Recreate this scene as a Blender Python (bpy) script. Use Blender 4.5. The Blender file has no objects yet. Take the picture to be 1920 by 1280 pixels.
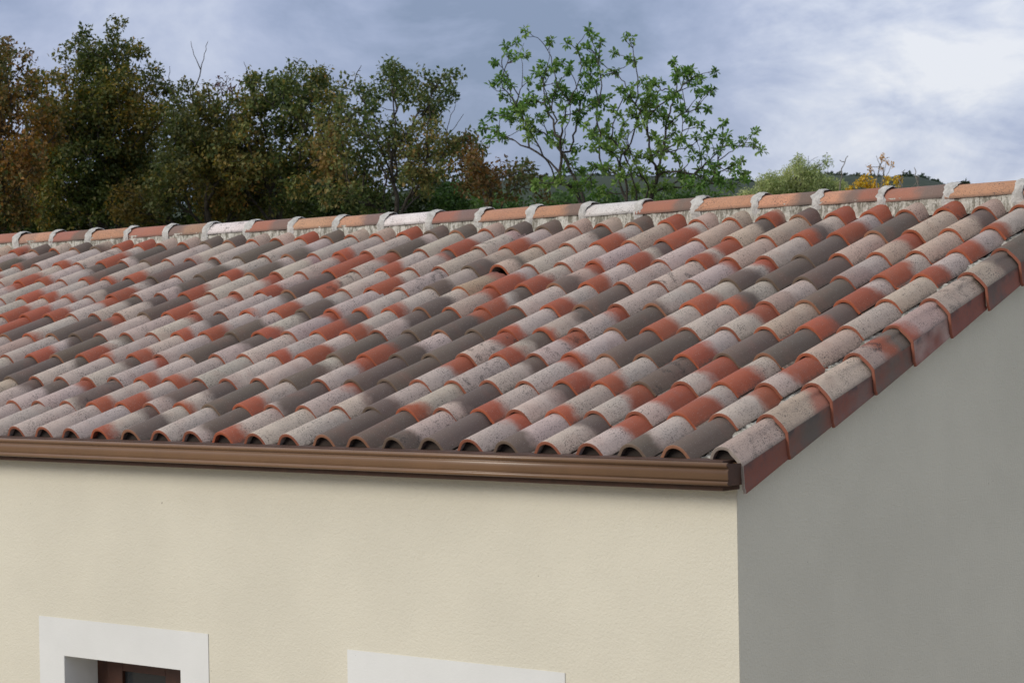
import bpy, bmesh, math, random
import numpy as np
from mathutils import Vector, Matrix, Euler
R_ = math.radians
rng = np.random.default_rng(7)
random.seed(7)
sc = bpy.context.scene
col = sc.collection

# ------------------------------------------------------------------ camera
CAM = np.array([11.13430, -8.83673, 0.64326])
RIGHT = np.array([0.7697833, 0.6380664, -0.0174636])
UP = np.array([0.0042843, 0.0221938, 0.9997445])
FWD = np.array([-0.6382910, 0.7696614, -0.0143507])
FPX = 4457.075
cd = bpy.data.cameras.new('camera'); cam = bpy.data.objects.new('camera', cd); col.objects.link(cam)
m = Matrix([[RIGHT[k], UP[k], -FWD[k], CAM[k]] for k in range(3)] + [[0, 0, 0, 1]])
cam.matrix_world = m
cd.lens = FPX / 1920 * 36; cd.sensor_width = 36; cd.clip_start = .1; cd.clip_end = 6000
cd.dof.use_dof = True; cd.dof.focus_distance = 11.3; cd.dof.aperture_fstop = 13
sc.camera = cam

def at(px, py, D):
    """world point seen at photo pixel px, py at distance D"""
    return CAM + (FWD + RIGHT * (px - 960) / FPX - UP * (py - 640) / FPX) * D
def dirpx(px, py):
    v = FWD + RIGHT * (px - 960) / FPX - UP * (py - 640) / FPX
    return v / np.linalg.norm(v)

# ------------------------------------------------------------------ sky, sun, exposure
SKY_K = .76
SUN_EL, SUN_AZ = 27.0, 203.0        # azimuth: direction the sun stands in, degrees clockwise from +Y
w = bpy.data.worlds.new('World'); sc.world = w; w.use_nodes = True
nt = w.node_tree; nt.nodes.clear()
def N(nt, t, **k):
    n = nt.nodes.new(t)
    for a, b in k.items():
        if a == 'inp':
            for i, v in b.items(): n.inputs[i].default_value = v
        else: setattr(n, a, b)
    return n
L = nt.links.new
sky = N(nt, 'ShaderNodeTexSky', sky_type='NISHITA', sun_disc=False, sun_elevation=R_(SUN_EL), sun_rotation=R_(SUN_AZ))
bgs = N(nt, 'ShaderNodeBackground', inp={1: .08}); L(sky.outputs[0], bgs.inputs[0])
tc = N(nt, 'ShaderNodeTexCoord')
mp = N(nt, 'ShaderNodeMapping'); mp.inputs['Scale'].default_value = (1, 1, 1.9); mp.inputs['Location'].default_value = (.31, .12, .05)
L(tc.outputs['Generated'], mp.inputs[0])
n1 = N(nt, 'ShaderNodeTexNoise', inp={'Scale': 3.4, 'Detail': 6, 'Roughness': .48, 'Distortion': .25}); L(mp.outputs[0], n1.inputs[0])
n2 = N(nt, 'ShaderNodeTexNoise', inp={'Scale': 11.0, 'Detail': 8, 'Roughness': .60, 'Distortion': .4}); L(mp.outputs[0], n2.inputs[0])
n3 = N(nt, 'ShaderNodeTexNoise', inp={'Scale': 19.0, 'Detail': 8, 'Roughness': .60, 'Distortion': .3}); L(mp.outputs[0], n3.inputs[0])
def MA(nt, op, a, b, clamp=False):
    n = nt.nodes.new('ShaderNodeMath'); n.operation = op; n.use_clamp = clamp
    for i, v in ((0, a), (1, b)):
        if isinstance(v, (int, float)): n.inputs[i].default_value = v
        elif v is not None: nt.links.new(v, n.inputs[i])
    return n.outputs[0]
# broad bright cloud bank standing to the north-north-west of the house, with ragged noise edges
bd = dirpx(1790, 130)
dp = N(nt, 'ShaderNodeVectorMath', operation='DOT_PRODUCT'); dp.inputs[1].default_value = tuple(bd); L(tc.outputs['Generated'], dp.inputs[0])
ang = MA(nt, 'MULTIPLY', MA(nt, 'SUBTRACT', 1.0, dp.outputs['Value']), 110.0)      # 0 in the bank, ~1 ten degrees away
bank = MA(nt, 'SUBTRACT', 1.0, ang, True)
nn = MA(nt, 'ADD', MA(nt, 'MULTIPLY', n1.outputs[0], 1.0), MA(nt, 'MULTIPLY', n2.outputs[0], .95))
# slate cloud sheet lying across the upper middle of the view
d2 = N(nt, 'ShaderNodeVectorMath', operation='DOT_PRODUCT'); d2.inputs[1].default_value = tuple(dirpx(980, -60)); L(tc.outputs['Generated'], d2.inputs[0])
sheet = MA(nt, 'SUBTRACT', 1.0, MA(nt, 'MULTIPLY', MA(nt, 'SUBTRACT', 1.0, d2.outputs['Value']), 130.0), True)
v = MA(nt, 'ADD', MA(nt, 'ADD', .34, MA(nt, 'MULTIPLY', MA(nt, 'SUBTRACT', nn, .975), 1.45)), MA(nt, 'SUBTRACT', MA(nt, 'MULTIPLY', bank, MA(nt, 'ADD', .52, MA(nt, 'MULTIPLY', MA(nt, 'SUBTRACT', n3.outputs[0], .5), 1.6))), MA(nt, 'MULTIPLY', sheet, .26)))
szz = N(nt, 'ShaderNodeSeparateXYZ'); L(tc.outputs['Generated'], szz.inputs[0])
v = MA(nt, 'SUBTRACT', v, MA(nt, 'MULTIPLY', MA(nt, 'MULTIPLY', MA(nt, 'SUBTRACT', .088, szz.outputs[2]), 22.0, True), .20))       # greyer cloud base near the horizon
cr = N(nt, 'ShaderNodeValToRGB'); L(v, cr.inputs[0])
e = cr.color_ramp.elements
e[0].position = 0.0; e[0].color = (.25, .315, .47, 1)
e[1].position = 1.0; e[1].color = (.86, .88, .95, 1)
for p_, c_ in ((.22, (.35, .415, .60, 1)), (.45, (.46, .52, .71, 1)), (.70, (.64, .69, .84, 1))):
    q = e.new(p_); q.color = c_
# overcast skies are brighter and greyer towards the zenith
sz = N(nt, 'ShaderNodeSeparateXYZ'); L(tc.outputs['Generated'], sz.inputs[0])
el = MA(nt, 'MAXIMUM', sz.outputs[2], 0.0)
zm = N(nt, 'ShaderNodeMix'); zm.data_type = 'RGBA'; L(MA(nt, 'MULTIPLY', MA(nt, 'SUBTRACT', el, .12), 1.4, True), zm.inputs[0]); L(cr.outputs[0], zm.inputs[6]); zm.inputs[7].default_value = (.52, .54, .58, 1)
bgc = N(nt, 'ShaderNodeBackground'); L(zm.outputs[2], bgc.inputs[0]); L(MA(nt, 'MULTIPLY', MA(nt, 'ADD', 1.0, MA(nt, 'MULTIPLY', el, .6)), SKY_K), bgc.inputs[1])
mx = N(nt, 'ShaderNodeMixShader', inp={0: .88}); L(bgs.outputs[0], mx.inputs[1]); L(bgc.outputs[0], mx.inputs[2])
wo = N(nt, 'ShaderNodeOutputWorld'); L(mx.outputs[0], wo.inputs[0])

sd = bpy.data.lights.new('sun', 'SUN'); sd.energy = 1.5; sd.angle = R_(24); sd.color = (1, .93, .82)
so = bpy.data.objects.new('sun', sd); col.objects.link(so)
sv = Vector((math.sin(R_(SUN_AZ)) * math.cos(R_(SUN_EL)), math.cos(R_(SUN_AZ)) * math.cos(R_(SUN_EL)), math.sin(R_(SUN_EL))))
so.rotation_euler = sv.to_track_quat('Z', 'Y').to_euler()
sc.view_settings.view_transform = 'Standard'; sc.view_settings.look = 'None'
sc.view_settings.gamma = 1; sc.view_settings.use_curve_mapping = False
sc.view_settings.exposure = 0.30

# ------------------------------------------------------------------ helpers
def tag(o, label=None, cat=None, group=None, kind=None):
    for k_, v_ in (('label', label), ('category', cat), ('group', group), ('kind', kind)):
        if v_: o[k_] = v_
    return o
def empty(name, loc, **k):
    o = bpy.data.objects.new(name, None); col.objects.link(o); o.location = loc; o.empty_display_size = .2
    return tag(o, **k)
def link(name, me, mat, parent=None, smooth=False):
    o = bpy.data.objects.new(name, me); col.objects.link(o)
    if mat and not me.materials: me.materials.append(mat)
    if parent: o.parent = parent
    if smooth: me.polygons.foreach_set('use_smooth', [True] * len(me.polygons))
    return o
def mesh(name, V, F):
    me = bpy.data.meshes.new(name); me.from_pydata([tuple(map(float, v_)) for v_ in V], [], [tuple(map(int, f_)) for f_ in F]); me.update(); return me
class MB:
    def __init__(s): s.V = []; s.F = []
    def add(s, V, F):
        o = len(s.V); s.V += [tuple(v_) for v_ in V]; s.F += [tuple(i + o for i in f_) for f_ in F]
    def box(s, a, b):
        (x0, y0, z0), (x1, y1, z1) = a, b
        s.add([(x0,y0,z0),(x1,y0,z0),(x1,y1,z0),(x0,y1,z0),(x0,y0,z1),(x1,y0,z1),(x1,y1,z1),(x0,y1,z1)],
              [(0,3,2,1),(4,5,6,7),(0,1,5,4),(1,2,6,5),(2,3,7,6),(3,0,4,7)])
    def build(s, name, mat, parent=None, bevel=0, smooth=False):
        o = link(name, mesh(name, s.V, s.F), mat, parent, smooth)
        if bevel:
            b = o.modifiers.new('bevel', 'BEVEL'); b.width = bevel; b.segments = 2; b.limit_method = 'ANGLE'
        return o
def np_mesh(name, V, F4, mat, attrs=()):
    """fast mesh from numpy vertices and equal-sized faces"""
    me = bpy.data.meshes.new(name); n, k = F4.shape
    me.vertices.add(len(V)); me.vertices.foreach_set('co', np.ascontiguousarray(V, dtype=np.float32).ravel())
    me.loops.add(n * k); me.loops.foreach_set('vertex_index', F4.astype(np.int32).ravel())
    me.polygons.add(n); me.polygons.foreach_set('loop_start', np.arange(n, dtype=np.int32) * k)
    me.update(calc_edges=True)
    for nm, dom, typ, arr in attrs:
        a = me.attributes.new(nm, typ, dom)
        a.data.foreach_set({'FLOAT_COLOR': 'color', 'FLOAT': 'value', 'FLOAT_VECTOR': 'vector'}[typ], np.ascontiguousarray(arr, dtype=np.float32).ravel())
    me.materials.append(mat)
    return me

# ------------------------------------------------------------------ materials
def newmat(name):
    mt = bpy.data.materials.new(name); mt.use_nodes = True; nt = mt.node_tree
    b = nt.nodes['Principled BSDF']; return mt, nt, b
def ramp(nt, x, a, b, ca=(0,0,0,1), cb=(1,1,1,1), interp='EASE'):
    r = nt.nodes.new('ShaderNodeValToRGB'); nt.links.new(x, r.inputs[0]); r.color_ramp.interpolation = interp
    r.color_ramp.elements[0].position = a; r.color_ramp.elements[1].position = b
    r.color_ramp.elements[0].color = ca; r.color_ramp.elements[1].color = cb
    return r.outputs[0]
def noise(nt, vec, scale, detail=3, rough=.5, dist=0):
    n = N(nt, 'ShaderNodeTexNoise', inp={'Scale': scale, 'Detail': detail, 'Roughness': rough, 'Distortion': dist}); nt.links.new(vec, n.inputs[0]); return n.outputs[0]
def mixc(nt, f, a, b, mode='MIX'):
    n = nt.nodes.new('ShaderNodeMix'); n.data_type = 'RGBA'; n.blend_type = mode
    for i, v_ in ((0, f), (6, a), (7, b)):
        if isinstance(v_, (int, float)): n.inputs[i].default_value = v_
        elif isinstance(v_, tuple): n.inputs[i].default_value = v_
        else: nt.links.new(v_, n.inputs[i])
    return n.outputs[2]
def bump(nt, b, h, strength, dist, prev=None):
    n = N(nt, 'ShaderNodeBump', inp={'Strength': strength, 'Distance': dist}); nt.links.new(h, n.inputs['Height'])
    if prev: nt.links.new(prev, n.inputs['Normal'])
    nt.links.new(n.outputs[0], b.inputs['Normal']); return n.outputs[0]

def wall_mat(name, base, grain, rough=.9):
    mt, nt, b = newmat(name); t = N(nt, 'ShaderNodeTexCoord').outputs['Object']
    a = noise(nt, t, 1.3, 4, .6); a2 = noise(nt, t, 7, 4, .6)
    c = mixc(nt, ramp(nt, a, .3, .75), tuple(x * .955 for x in base[:3]) + (1,), tuple(min(1, x * 1.04) for x in base[:3]) + (1,))
    c = mixc(nt, MA(nt, 'MULTIPLY', a2, .08), c, (base[0] * .80, base[1] * .74, base[2] * .70, 1))
    sp = noise(nt, t, 34, 2, .5)
    c = mixc(nt, ramp(nt, sp, .795, .82), c, (.16, .13, .10, 1))
    nt.links.new(c, b.inputs['Base Color']); b.inputs['Roughness'].default_value = rough
    g1 = noise(nt, t, 105, 3, .7); g2 = noise(nt, t, 60, 2, .5)
    bump(nt, b, MA(nt, 'ADD', g1, MA(nt, 'MULTIPLY', g2, .6)), grain, .006)
    return mt
M = {}
M['render'] = wall_mat('beige_render', (.71, .672, .55), .62)
M['band'] = wall_mat('white_band_paint', (.74, .745, .72), .16)

def tile_mat(name, mode):
    """clay tile: three colour zones along its length (c1, c2, c3 split at s1, s2 of the shown length), orange rim at the nose,
    black specks where the clay is pale. Values come from the object (mode OBJECT) or from mesh attributes (GEOMETRY)."""
    mt, nt, b = newmat(name); LK = nt.links.new
    def attr(n_, out='Color', md=mode):
        a = N(nt, 'ShaderNodeAttribute', attribute_type=md, attribute_name=n_); return a.outputs[out]
    tl = attr('tloc', 'Vector', 'GEOMETRY')
    sx = N(nt, 'ShaderNodeSeparateXYZ'); LK(tl, sx.inputs[0])
    seed = attr('seed', 'Vector')
    off = N(nt, 'ShaderNodeVectorMath', operation='ADD'); LK(tl, off.inputs[0]); LK(seed, off.inputs[1]); P = off.outputs[0]
    sp = N(nt, 'ShaderNodeSeparateXYZ'); LK(attr('split', 'Vector'), sp.inputs[0])     # s1, s2, skew
    warp = MA(nt, 'MULTIPLY', MA(nt, 'SUBTRACT', noise(nt, P, 9, 3, .55), .5), .34)
    fine = MA(nt, 'MULTIPLY', MA(nt, 'SUBTRACT', noise(nt, P, 90, 2, .6), .5), .08)
    y = MA(nt, 'ADD', MA(nt, 'ADD', MA(nt, 'DIVIDE', sx.outputs[1], .40), warp), MA(nt, 'ADD', fine, MA(nt, 'MULTIPLY', sx.outputs[0], sp.outputs[2])))
    def step(s_):
        n = N(nt, 'ShaderNodeMapRange', interpolation_type='SMOOTHSTEP'); LK(MA(nt, 'SUBTRACT', y, s_), n.inputs[0])
        n.inputs[1].default_value = -.125; n.inputs[2].default_value = .125; return n.outputs[0]
    c = mixc(nt, step(sp.outputs[0]), attr('c1'), attr('c2')); c = mixc(nt, step(sp.outputs[1]), c, attr('c3'))
    # soft firing clouds
    cl = noise(nt, P, 5.5, 3, .55)
    c = mixc(nt, MA(nt, 'MULTIPLY', ramp(nt, cl, .50, .74), .38), c, mixc(nt, .5, c, (.30, .13, .09, 1)))
    c = mixc(nt, MA(nt, 'MULTIPLY', ramp(nt, noise(nt, P, 13, 4, .65), .45, .75), .25), c, mixc(nt, .55, c, (.16, .14, .125, 1)))
    mott = noise(nt, P, 60, 4, .7)
    c = mixc(nt, MA(nt, 'MULTIPLY', ramp(nt, mott, .35, .7), .22), c, mixc(nt, .45, c, (.09, .075, .065, 1)))
    # pale clay carries slip with pits and black specks
    bw = N(nt, 'ShaderNodeRGBToBW'); LK(c, bw.inputs[0]); pale = ramp(nt, bw.outputs[0], .17, .30)
    st = N(nt, 'ShaderNodeVectorMath', operation='MULTIPLY'); LK(P, st.inputs[0]); st.inputs[1].default_value = (1, .62, 1)
    spk = ramp(nt, noise(nt, st.outputs[0], 175, 2, .6), .545, .63)
    clus = ramp(nt, noise(nt, P, 10, 3, .6), .36, .66)
    k = MA(nt, 'MULTIPLY', MA(nt, 'MULTIPLY', spk, pale), MA(nt, 'ADD', MA(nt, 'MULTIPLY', clus, .75), .25))
    c = mixc(nt, MA(nt, 'MULTIPLY', k, .85), c, (.045, .042, .042, 1))
    c = mixc(nt, MA(nt, 'MULTIPLY', ramp(nt, noise(nt, P, 210, 2, .5), .66, .70), .35), c, (.62, .58, .52, 1))   # fine pale dust
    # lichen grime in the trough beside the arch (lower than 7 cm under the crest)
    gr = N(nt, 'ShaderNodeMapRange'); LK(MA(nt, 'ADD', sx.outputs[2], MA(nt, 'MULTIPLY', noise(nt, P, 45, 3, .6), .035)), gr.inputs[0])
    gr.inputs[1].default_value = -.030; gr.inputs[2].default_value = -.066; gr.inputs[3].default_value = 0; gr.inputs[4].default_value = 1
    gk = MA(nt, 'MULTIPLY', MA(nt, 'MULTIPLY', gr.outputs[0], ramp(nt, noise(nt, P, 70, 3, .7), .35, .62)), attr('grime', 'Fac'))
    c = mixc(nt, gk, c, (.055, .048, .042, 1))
    skm = N(nt, 'ShaderNodeMath', operation='LESS_THAN'); LK(sx.outputs[2], skm.inputs[0]); skm.inputs[1].default_value = -.0815
    skf = MA(nt, 'MULTIPLY', MA(nt, 'MULTIPLY', skm.outputs[0], MA(nt, 'GREATER_THAN', sx.outputs[0], .10)), attr('skirt', 'Fac'))
    skf0 = skf
    sk = mixc(nt, ramp(nt, noise(nt, P, 5, 3, .5), .30, .72), attr('c4'), attr('c5'))
    sk = mixc(nt, MA(nt, 'MULTIPLY', ramp(nt, noise(nt, P, 40, 4, .7), .5, .7), .35), sk, (.10, .085, .08, 1))
    so_ = N(nt, 'ShaderNodeMapRange'); LK(MA(nt, 'ADD', sx.outputs[2], MA(nt, 'MULTIPLY', noise(nt, P, 14, 4, .7), .09)), so_.inputs[0]); so_.inputs[1].default_value = -.075; so_.inputs[2].default_value = -.03
    sk = mixc(nt, MA(nt, 'MULTIPLY', MA(nt, 'MULTIPLY', so_.outputs[0], ramp(nt, noise(nt, P, 8, 3, .6), .40, .60)), .75), sk, (.055, .05, .048, 1))
    c = mixc(nt, skf, c, sk)
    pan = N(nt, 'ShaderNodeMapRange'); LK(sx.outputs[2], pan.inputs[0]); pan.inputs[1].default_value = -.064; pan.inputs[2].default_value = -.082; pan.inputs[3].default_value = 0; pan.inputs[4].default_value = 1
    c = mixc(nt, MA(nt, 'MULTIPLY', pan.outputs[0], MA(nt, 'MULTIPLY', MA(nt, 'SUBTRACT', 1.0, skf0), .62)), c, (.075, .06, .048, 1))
    mo = MA(nt, 'MULTIPLY', MA(nt, 'MULTIPLY', ramp(nt, noise(nt, P, 16, 3, .6), .54, .64), ramp(nt, noise(nt, P, 170, 3, .75), .44, .54)), MA(nt, 'MULTIPLY', attr('moss', 'Fac'), MA(nt, 'SUBTRACT', 1.0, skf0)))
    c = mixc(nt, mo, c, (.030, .029, .027, 1))
    # rim: bare clay on the cut face
    ms = N(nt, 'ShaderNodeMath', operation='LESS_THAN'); LK(sx.outputs[1], ms.inputs[0]); ms.inputs[1].default_value = .0028
    rc = mixc(nt, MA(nt, 'MULTIPLY', ramp(nt, noise(nt, P, 120, 3, .6), .35, .7), .4), attr('rim'), mixc(nt, .5, attr('rim'), (.10, .07, .05, 1)))
    c = mixc(nt, ms.outputs[0], c, rc)
    LK(c, b.inputs['Base Color'])
    b.inputs['Roughness'].default_value = .72; b.inputs['Specular IOR Level'].default_value = .35
    bump(nt, b, MA(nt, 'ADD', noise(nt, P, 120, 4, .7), MA(nt, 'MULTIPLY', k, -.5)), .35, .0022)
    return mt
M['tile'] = tile_mat('clay_tile', 'OBJECT'); M['tile_geo'] = tile_mat('clay_tile_joined', 'GEOMETRY')

def simple(name, c1, c2, scale, rough=.8, bs=.3, bd=.004, metal=0, spec=.5, bscale=None):
    mt, nt, b = newmat(name); t = N(nt, 'ShaderNodeTexCoord').outputs['Object']
    nt.links.new(mixc(nt, ramp(nt, noise(nt, t, scale, 5, .65), .32, .68), c1 + (1,), c2 + (1,)), b.inputs['Base Color'])
    b.inputs['Roughness'].default_value = rough; b.inputs['Metallic'].default_value = metal; b.inputs['Specular IOR Level'].default_value = spec
    if bs: bump(nt, b, noise(nt, t, bscale or scale * 4, 4, .7), bs, bd)
    return mt
M['mortar_joint'] = simple('grey_mortar', (.42, .405, .375), (.66, .64, .60), 22, .95, .8, .012, bscale=70)
M['gutter'] = simple('brown_lacquered_metal', (.17, .092, .046), (.20, .108, .054), 3, .33, 0, 0, spec=.6)
M['fascia'] = simple('dark_brown_fascia', (.06, .028, .016), (.085, .038, .022), 12, .7, .2)
M['wood'] = simple('red_brown_wood', (.045, .015, .008), (.075, .026, .012), 8, .45, .1)
M['deck'] = simple('roof_underlay', (.022, .016, .012), (.04, .027, .02), 10, .95, 0)
M['glass'], nt, b = newmat('dark_glass'); b.inputs['Base Color'].default_value = (.02, .022, .024, 1); b.inputs['Roughness'].default_value = .06
M['inside'] = simple('dim_room', (.05, .05, .045), (.07, .065, .06), 3, .95, 0)
# ridge bedding: off-white lime mortar with dark vertical weather streaks
mt, nt, b = newmat('weathered_lime_mortar'); M['bed'] = mt; t = N(nt, 'ShaderNodeTexCoord').outputs['Object']
mpn = N(nt, 'ShaderNodeMapping'); mpn.inputs['Scale'].default_value = (1, 1, .22); nt.links.new(t, mpn.inputs[0])
s1 = ramp(nt, noise(nt, mpn.outputs[0], 46, 4, .75), .44, .58); s2 = ramp(nt, noise(nt, t, 9, 4, .65), .24, .52)
c = mixc(nt, ramp(nt, noise(nt, t, 30, 4, .6), .35, .7), (.50, .475, .41, 1), (.70, .675, .60, 1))
c = mixc(nt, MA(nt, 'MULTIPLY', MA(nt, 'MULTIPLY', s1, s2), .80), c, (.13, .115, .08, 1))
nt.links.new(c, b.inputs['Base Color']); b.inputs['Roughness'].default_value = .95
bump(nt, b, noise(nt, t, 42, 5, .7), .9, .012)

def leaf_mat(name, trans=.35, rough=.55):
    mt = bpy.data.materials.new(name); mt.use_nodes = True; nt = mt.node_tree; nt.nodes.clear(); LK = nt.links.new
    a = N(nt, 'ShaderNodeAttribute', attribute_type='GEOMETRY', attribute_name='leaf_col')
    d = N(nt, 'ShaderNodeBsdfPrincipled', inp={'Roughness': rough, 'Specular IOR Level': .35}); LK(a.outputs[0], d.inputs['Base Color'])
    tr = N(nt, 'ShaderNodeBsdfTranslucent')
    hs = N(nt, 'ShaderNodeHueSaturation', inp={'Saturation': 1.15, 'Value': 1.3}); LK(a.outputs[0], hs.inputs['Color']); LK(hs.outputs[0], tr.inputs[0])
    mx = N(nt, 'ShaderNodeMixShader', inp={0: trans}); LK(d.outputs[0], mx.inputs[1]); LK(tr.outputs[0], mx.inputs[2])
    o = N(nt, 'ShaderNodeOutputMaterial'); LK(mx.outputs[0], o.inputs[0]); return mt
M['leaf'] = leaf_mat('leaves')
M['bark'] = simple('dark_bark', (.035, .028, .022), (.085, .072, .058), 14, .95, .5, .02)
M['bark_pale'] = simple('pale_grey_bark', (.14, .125, .105), (.26, .24, .21), 10, .95, .4, .02)
M['ground'] = simple('meadow', (.05, .07, .025), (.10, .095, .045), .8, .95, .4, .05)
M['bounce_ground'] = simple('pale_bounce_ground', (.38, .33, .25), (.50, .44, .34), 30, .95, .4, .02)  # pale warm ground tone, chosen for the light it throws on the walls
M['hill'] = simple('wooded_hill', (.018, .034, .018), (.032, .050, .024), .03, 1, 0)

# ------------------------------------------------------------------ ground and hills (setting)
GZ = -3.7
b_ = MB(); b_.add([(-2500, -1500, GZ), (2500, -1500, GZ), (2500, 3500, GZ), (-2500, 3500, GZ)], [(0, 1, 2, 3)])
tag(b_.build('ground', M['ground']), kind='structure')
def smooth1(x, s):
    r = np.random.default_rng(s); return sum(np.sin(x * f_ + r.uniform(0, 6.3)) * a_ for f_, a_ in ((.9, .5), (2.3, .28), (5.1, .14), (11., .07), (23., .04)))
def hill(prof, D, depth, name):
    """a rounded wooded ridge: crest heights given along the photo's x, built at distance D as solid terrain"""
    xs = np.linspace(prof[0][0], prof[-1][0], 90); hy = np.interp(xs, [p_[0] for p_ in prof], [p_[1] for p_ in prof])
    V = []; nU = 14
    for x, y_ in zip(xs, hy):
        top = at(x, y_, D); ax = at(x, y_, 1) - CAM; ax[2] = 0; ax /= np.linalg.norm(ax)
        for u in range(nU):
            a = -1 + 2 * u / (nU - 1); h = math.cos(a * math.pi / 2) ** .8 if abs(a) < 1 else 0
            p_ = top + ax * a * depth; V.append((p_[0], p_[1], GZ - 2 + (top[2] - GZ + 2) * h))
    F = [(i * nU + j, i * nU + j + 1, (i + 1) * nU + j + 1, (i + 1) * nU + j) for i in range(89) for j in range(nU - 1)]
    return tag(link(name, mesh(name, V, F), M['hill'], smooth=True), kind='structure')
HP = [(-1500, 420), (-400, 392), (300, 386), (700, 372), (900, 345), (1100, 333), (1300, 338), (1420, 346), (1500, 337), (1560, 329), (1620, 337), (1700, 334), (1745, 337), (1775, 350), (1850, 363), (2000, 380), (2600, 420)]
b_ = MB(); b_.box((-14, -16, GZ), (16, 12, GZ + .02)); tag(b_.build('bounce_yard', M['bounce_ground']), kind='structure')  # unseen pale yard, added to bounce warm light onto the house walls
hill(HP, 900, 260, 'hill')

# ------------------------------------------------------------------ foliage builders
def leaves_mesh(name, P, size, cols, mat, aspect=.55, kind='kite', droop=.3, nrm=None):
    """P (n,3) leaf bases, size (n,), cols (n,3): one small folded leaf each, random facing"""
    n = len(P); d = rng.normal(size=(n, 3)); d[:, 2] -= droop; d /= np.linalg.norm(d, axis=1)[:, None]
    if nrm is not None:
        d = nrm + rng.normal(size=(n, 3)) * .25; d /= np.linalg.norm(d, axis=1)[:, None]
    s = np.cross(d, rng.normal(size=(n, 3)) * .6 + np.array([0, 0, 1.])); s /= np.linalg.norm(s, axis=1)[:, None] + 1e-9
    up = np.cross(s, d); L_ = size[:, None]
    if kind == 'kite':
        pts = [P, P + d * L_ * .5 + s * L_ * aspect * .5 + up * L_ * .10, P + d * L_, P + d * L_ * .5 - s * L_ * aspect * .5 + up * L_ * .10]
        V = np.stack(pts, 1).reshape(-1, 3); F = np.arange(n * 4).reshape(n, 4); rep = 1
        # fold: two triangles each
        F = np.concatenate([F[:, [0, 1, 2]], F[:, [0, 2, 3]]])
        C = np.concatenate([cols, cols])
    else:     # obovate leaf: narrow at the stalk, broad near the tip
        a = aspect
        pts = [P, P + d * L_ * .62 + s * L_ * a * .5 + up * L_ * .08, P + d * L_ * .88 + s * L_ * a * .3, P + d * L_ - up * L_ * .06, P + d * L_ * .88 - s * L_ * a * .3, P + d * L_ * .62 - s * L_ * a * .5 + up * L_ * .08]
        V = np.stack(pts, 1).reshape(-1, 3); B = np.arange(n)[:, None] * 6
        F = np.concatenate([B + np.array([[0, 1, 2]]), B + np.array([[0, 2, 3]]), B + np.array([[0, 3, 4]]), B + np.array([[0, 4, 5]])]); C = np.concatenate([cols] * 4)
    C4 = np.concatenate([C, np.ones((len(C), 1))], 1)
    return np_mesh(name, V, F, mat, [('leaf_col', 'FACE', 'FLOAT_COLOR', C4)])

def grow(pts, roots, bf=.35):
    """join crown points into one branching skeleton: cheapest link = distance + bf * path length back to the root"""
    P = np.vstack([roots, pts]); n = len(P); nr = len(roots)
    par = -np.ones(n, int); path = np.zeros(n)
    for i in range(1, nr): par[i] = i - 1; path[i] = path[i - 1] + np.linalg.norm(P[i] - P[i - 1])
    cost = np.full(n, 1e9); best = np.zeros(n, int); done = np.zeros(n, bool)
    for i in range(nr):
        done[i] = True; d = np.linalg.norm(P - P[i], axis=1); c = d * (1 + .06 * d) + bf * path[i]; u = c < cost; cost[u] = c[u]; best[u] = i
    for _ in range(n - nr):
        c = np.where(done, 1e9, cost); k = int(np.argmin(c)); done[k] = True; par[k] = best[k]; path[k] = path[best[k]] + np.linalg.norm(P[k] - P[best[k]])
        d = np.linalg.norm(P - P[k], axis=1); c2 = d * (1 + .06 * d) + bf * path[k]; u = (c2 < cost) & ~done; cost[u] = c2[u]; best[u] = k
    return P, par, path
def skeleton_mesh(name, P, par, mat, tip=.006, expo=.40, rmax=.2, sides=5, wob=.08):
    n = len(P); cnt = np.ones(n); order = []
    ch = [[] for _ in range(n)]
    for i in range(n):
        if par[i] >= 0: ch[par[i]].append(i)
    P = P.copy()
    for _ in range(3):      # relax the kinks out of the limbs, tips stay
        Q = P.copy()
        for i in range(n):
            if par[i] >= 0 and ch[i]:
                big = max(ch[i], key=lambda c_: len(ch[c_])); Q[i] = P[i] * .4 + (P[par[i]] + P[big]) * .3
        P = Q
    st = [0]
    while st: i = st.pop(); order.append(i); st += ch[i]
    for i in reversed(order):
        if par[i] >= 0: cnt[par[i]] += cnt[i]
    rad = np.minimum(rmax, tip * cnt ** expo)
    V = []; F = []; ang = np.arange(sides) * 2 * math.pi / sides
    for i in range(n):
        if par[i] < 0: continue
        a, b = P[par[i]], P[i]; ax = b - a; l = np.linalg.norm(ax)
        if l < 1e-6: continue
        r1 = min(rad[i] * 1.35 + .002, rad[par[i]]); r2 = rad[i]
        segs = 3 if l > .35 else 2
        off = rng.normal(size=3) * l * wob
        rows = []
        for k in range(segs + 1):
            t_ = k / segs; c = a + ax * t_ + off * math.sin(math.pi * t_) - (ax / l) * (r1 * .4 if k == 0 else 0)
            u = np.cross(ax / l, [0.31, .2, .93]); u /= np.linalg.norm(u); v_ = np.cross(ax / l, u); r = r1 + (r2 - r1) * t_
            o = len(V); V += [tuple(c + (u * math.cos(q) + v_ * math.sin(q)) * r) for q in ang]; rows.append(o)
        for k in range(segs):
            F += [(rows[k] + q, rows[k] + (q + 1) % sides, rows[k + 1] + (q + 1) % sides, rows[k + 1] + q) for q in range(sides)]
    me = np_mesh(name, np.array(V), np.array(F), mat); me.polygons.foreach_set('use_smooth', [True] * len(me.polygons))
    return me
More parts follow.
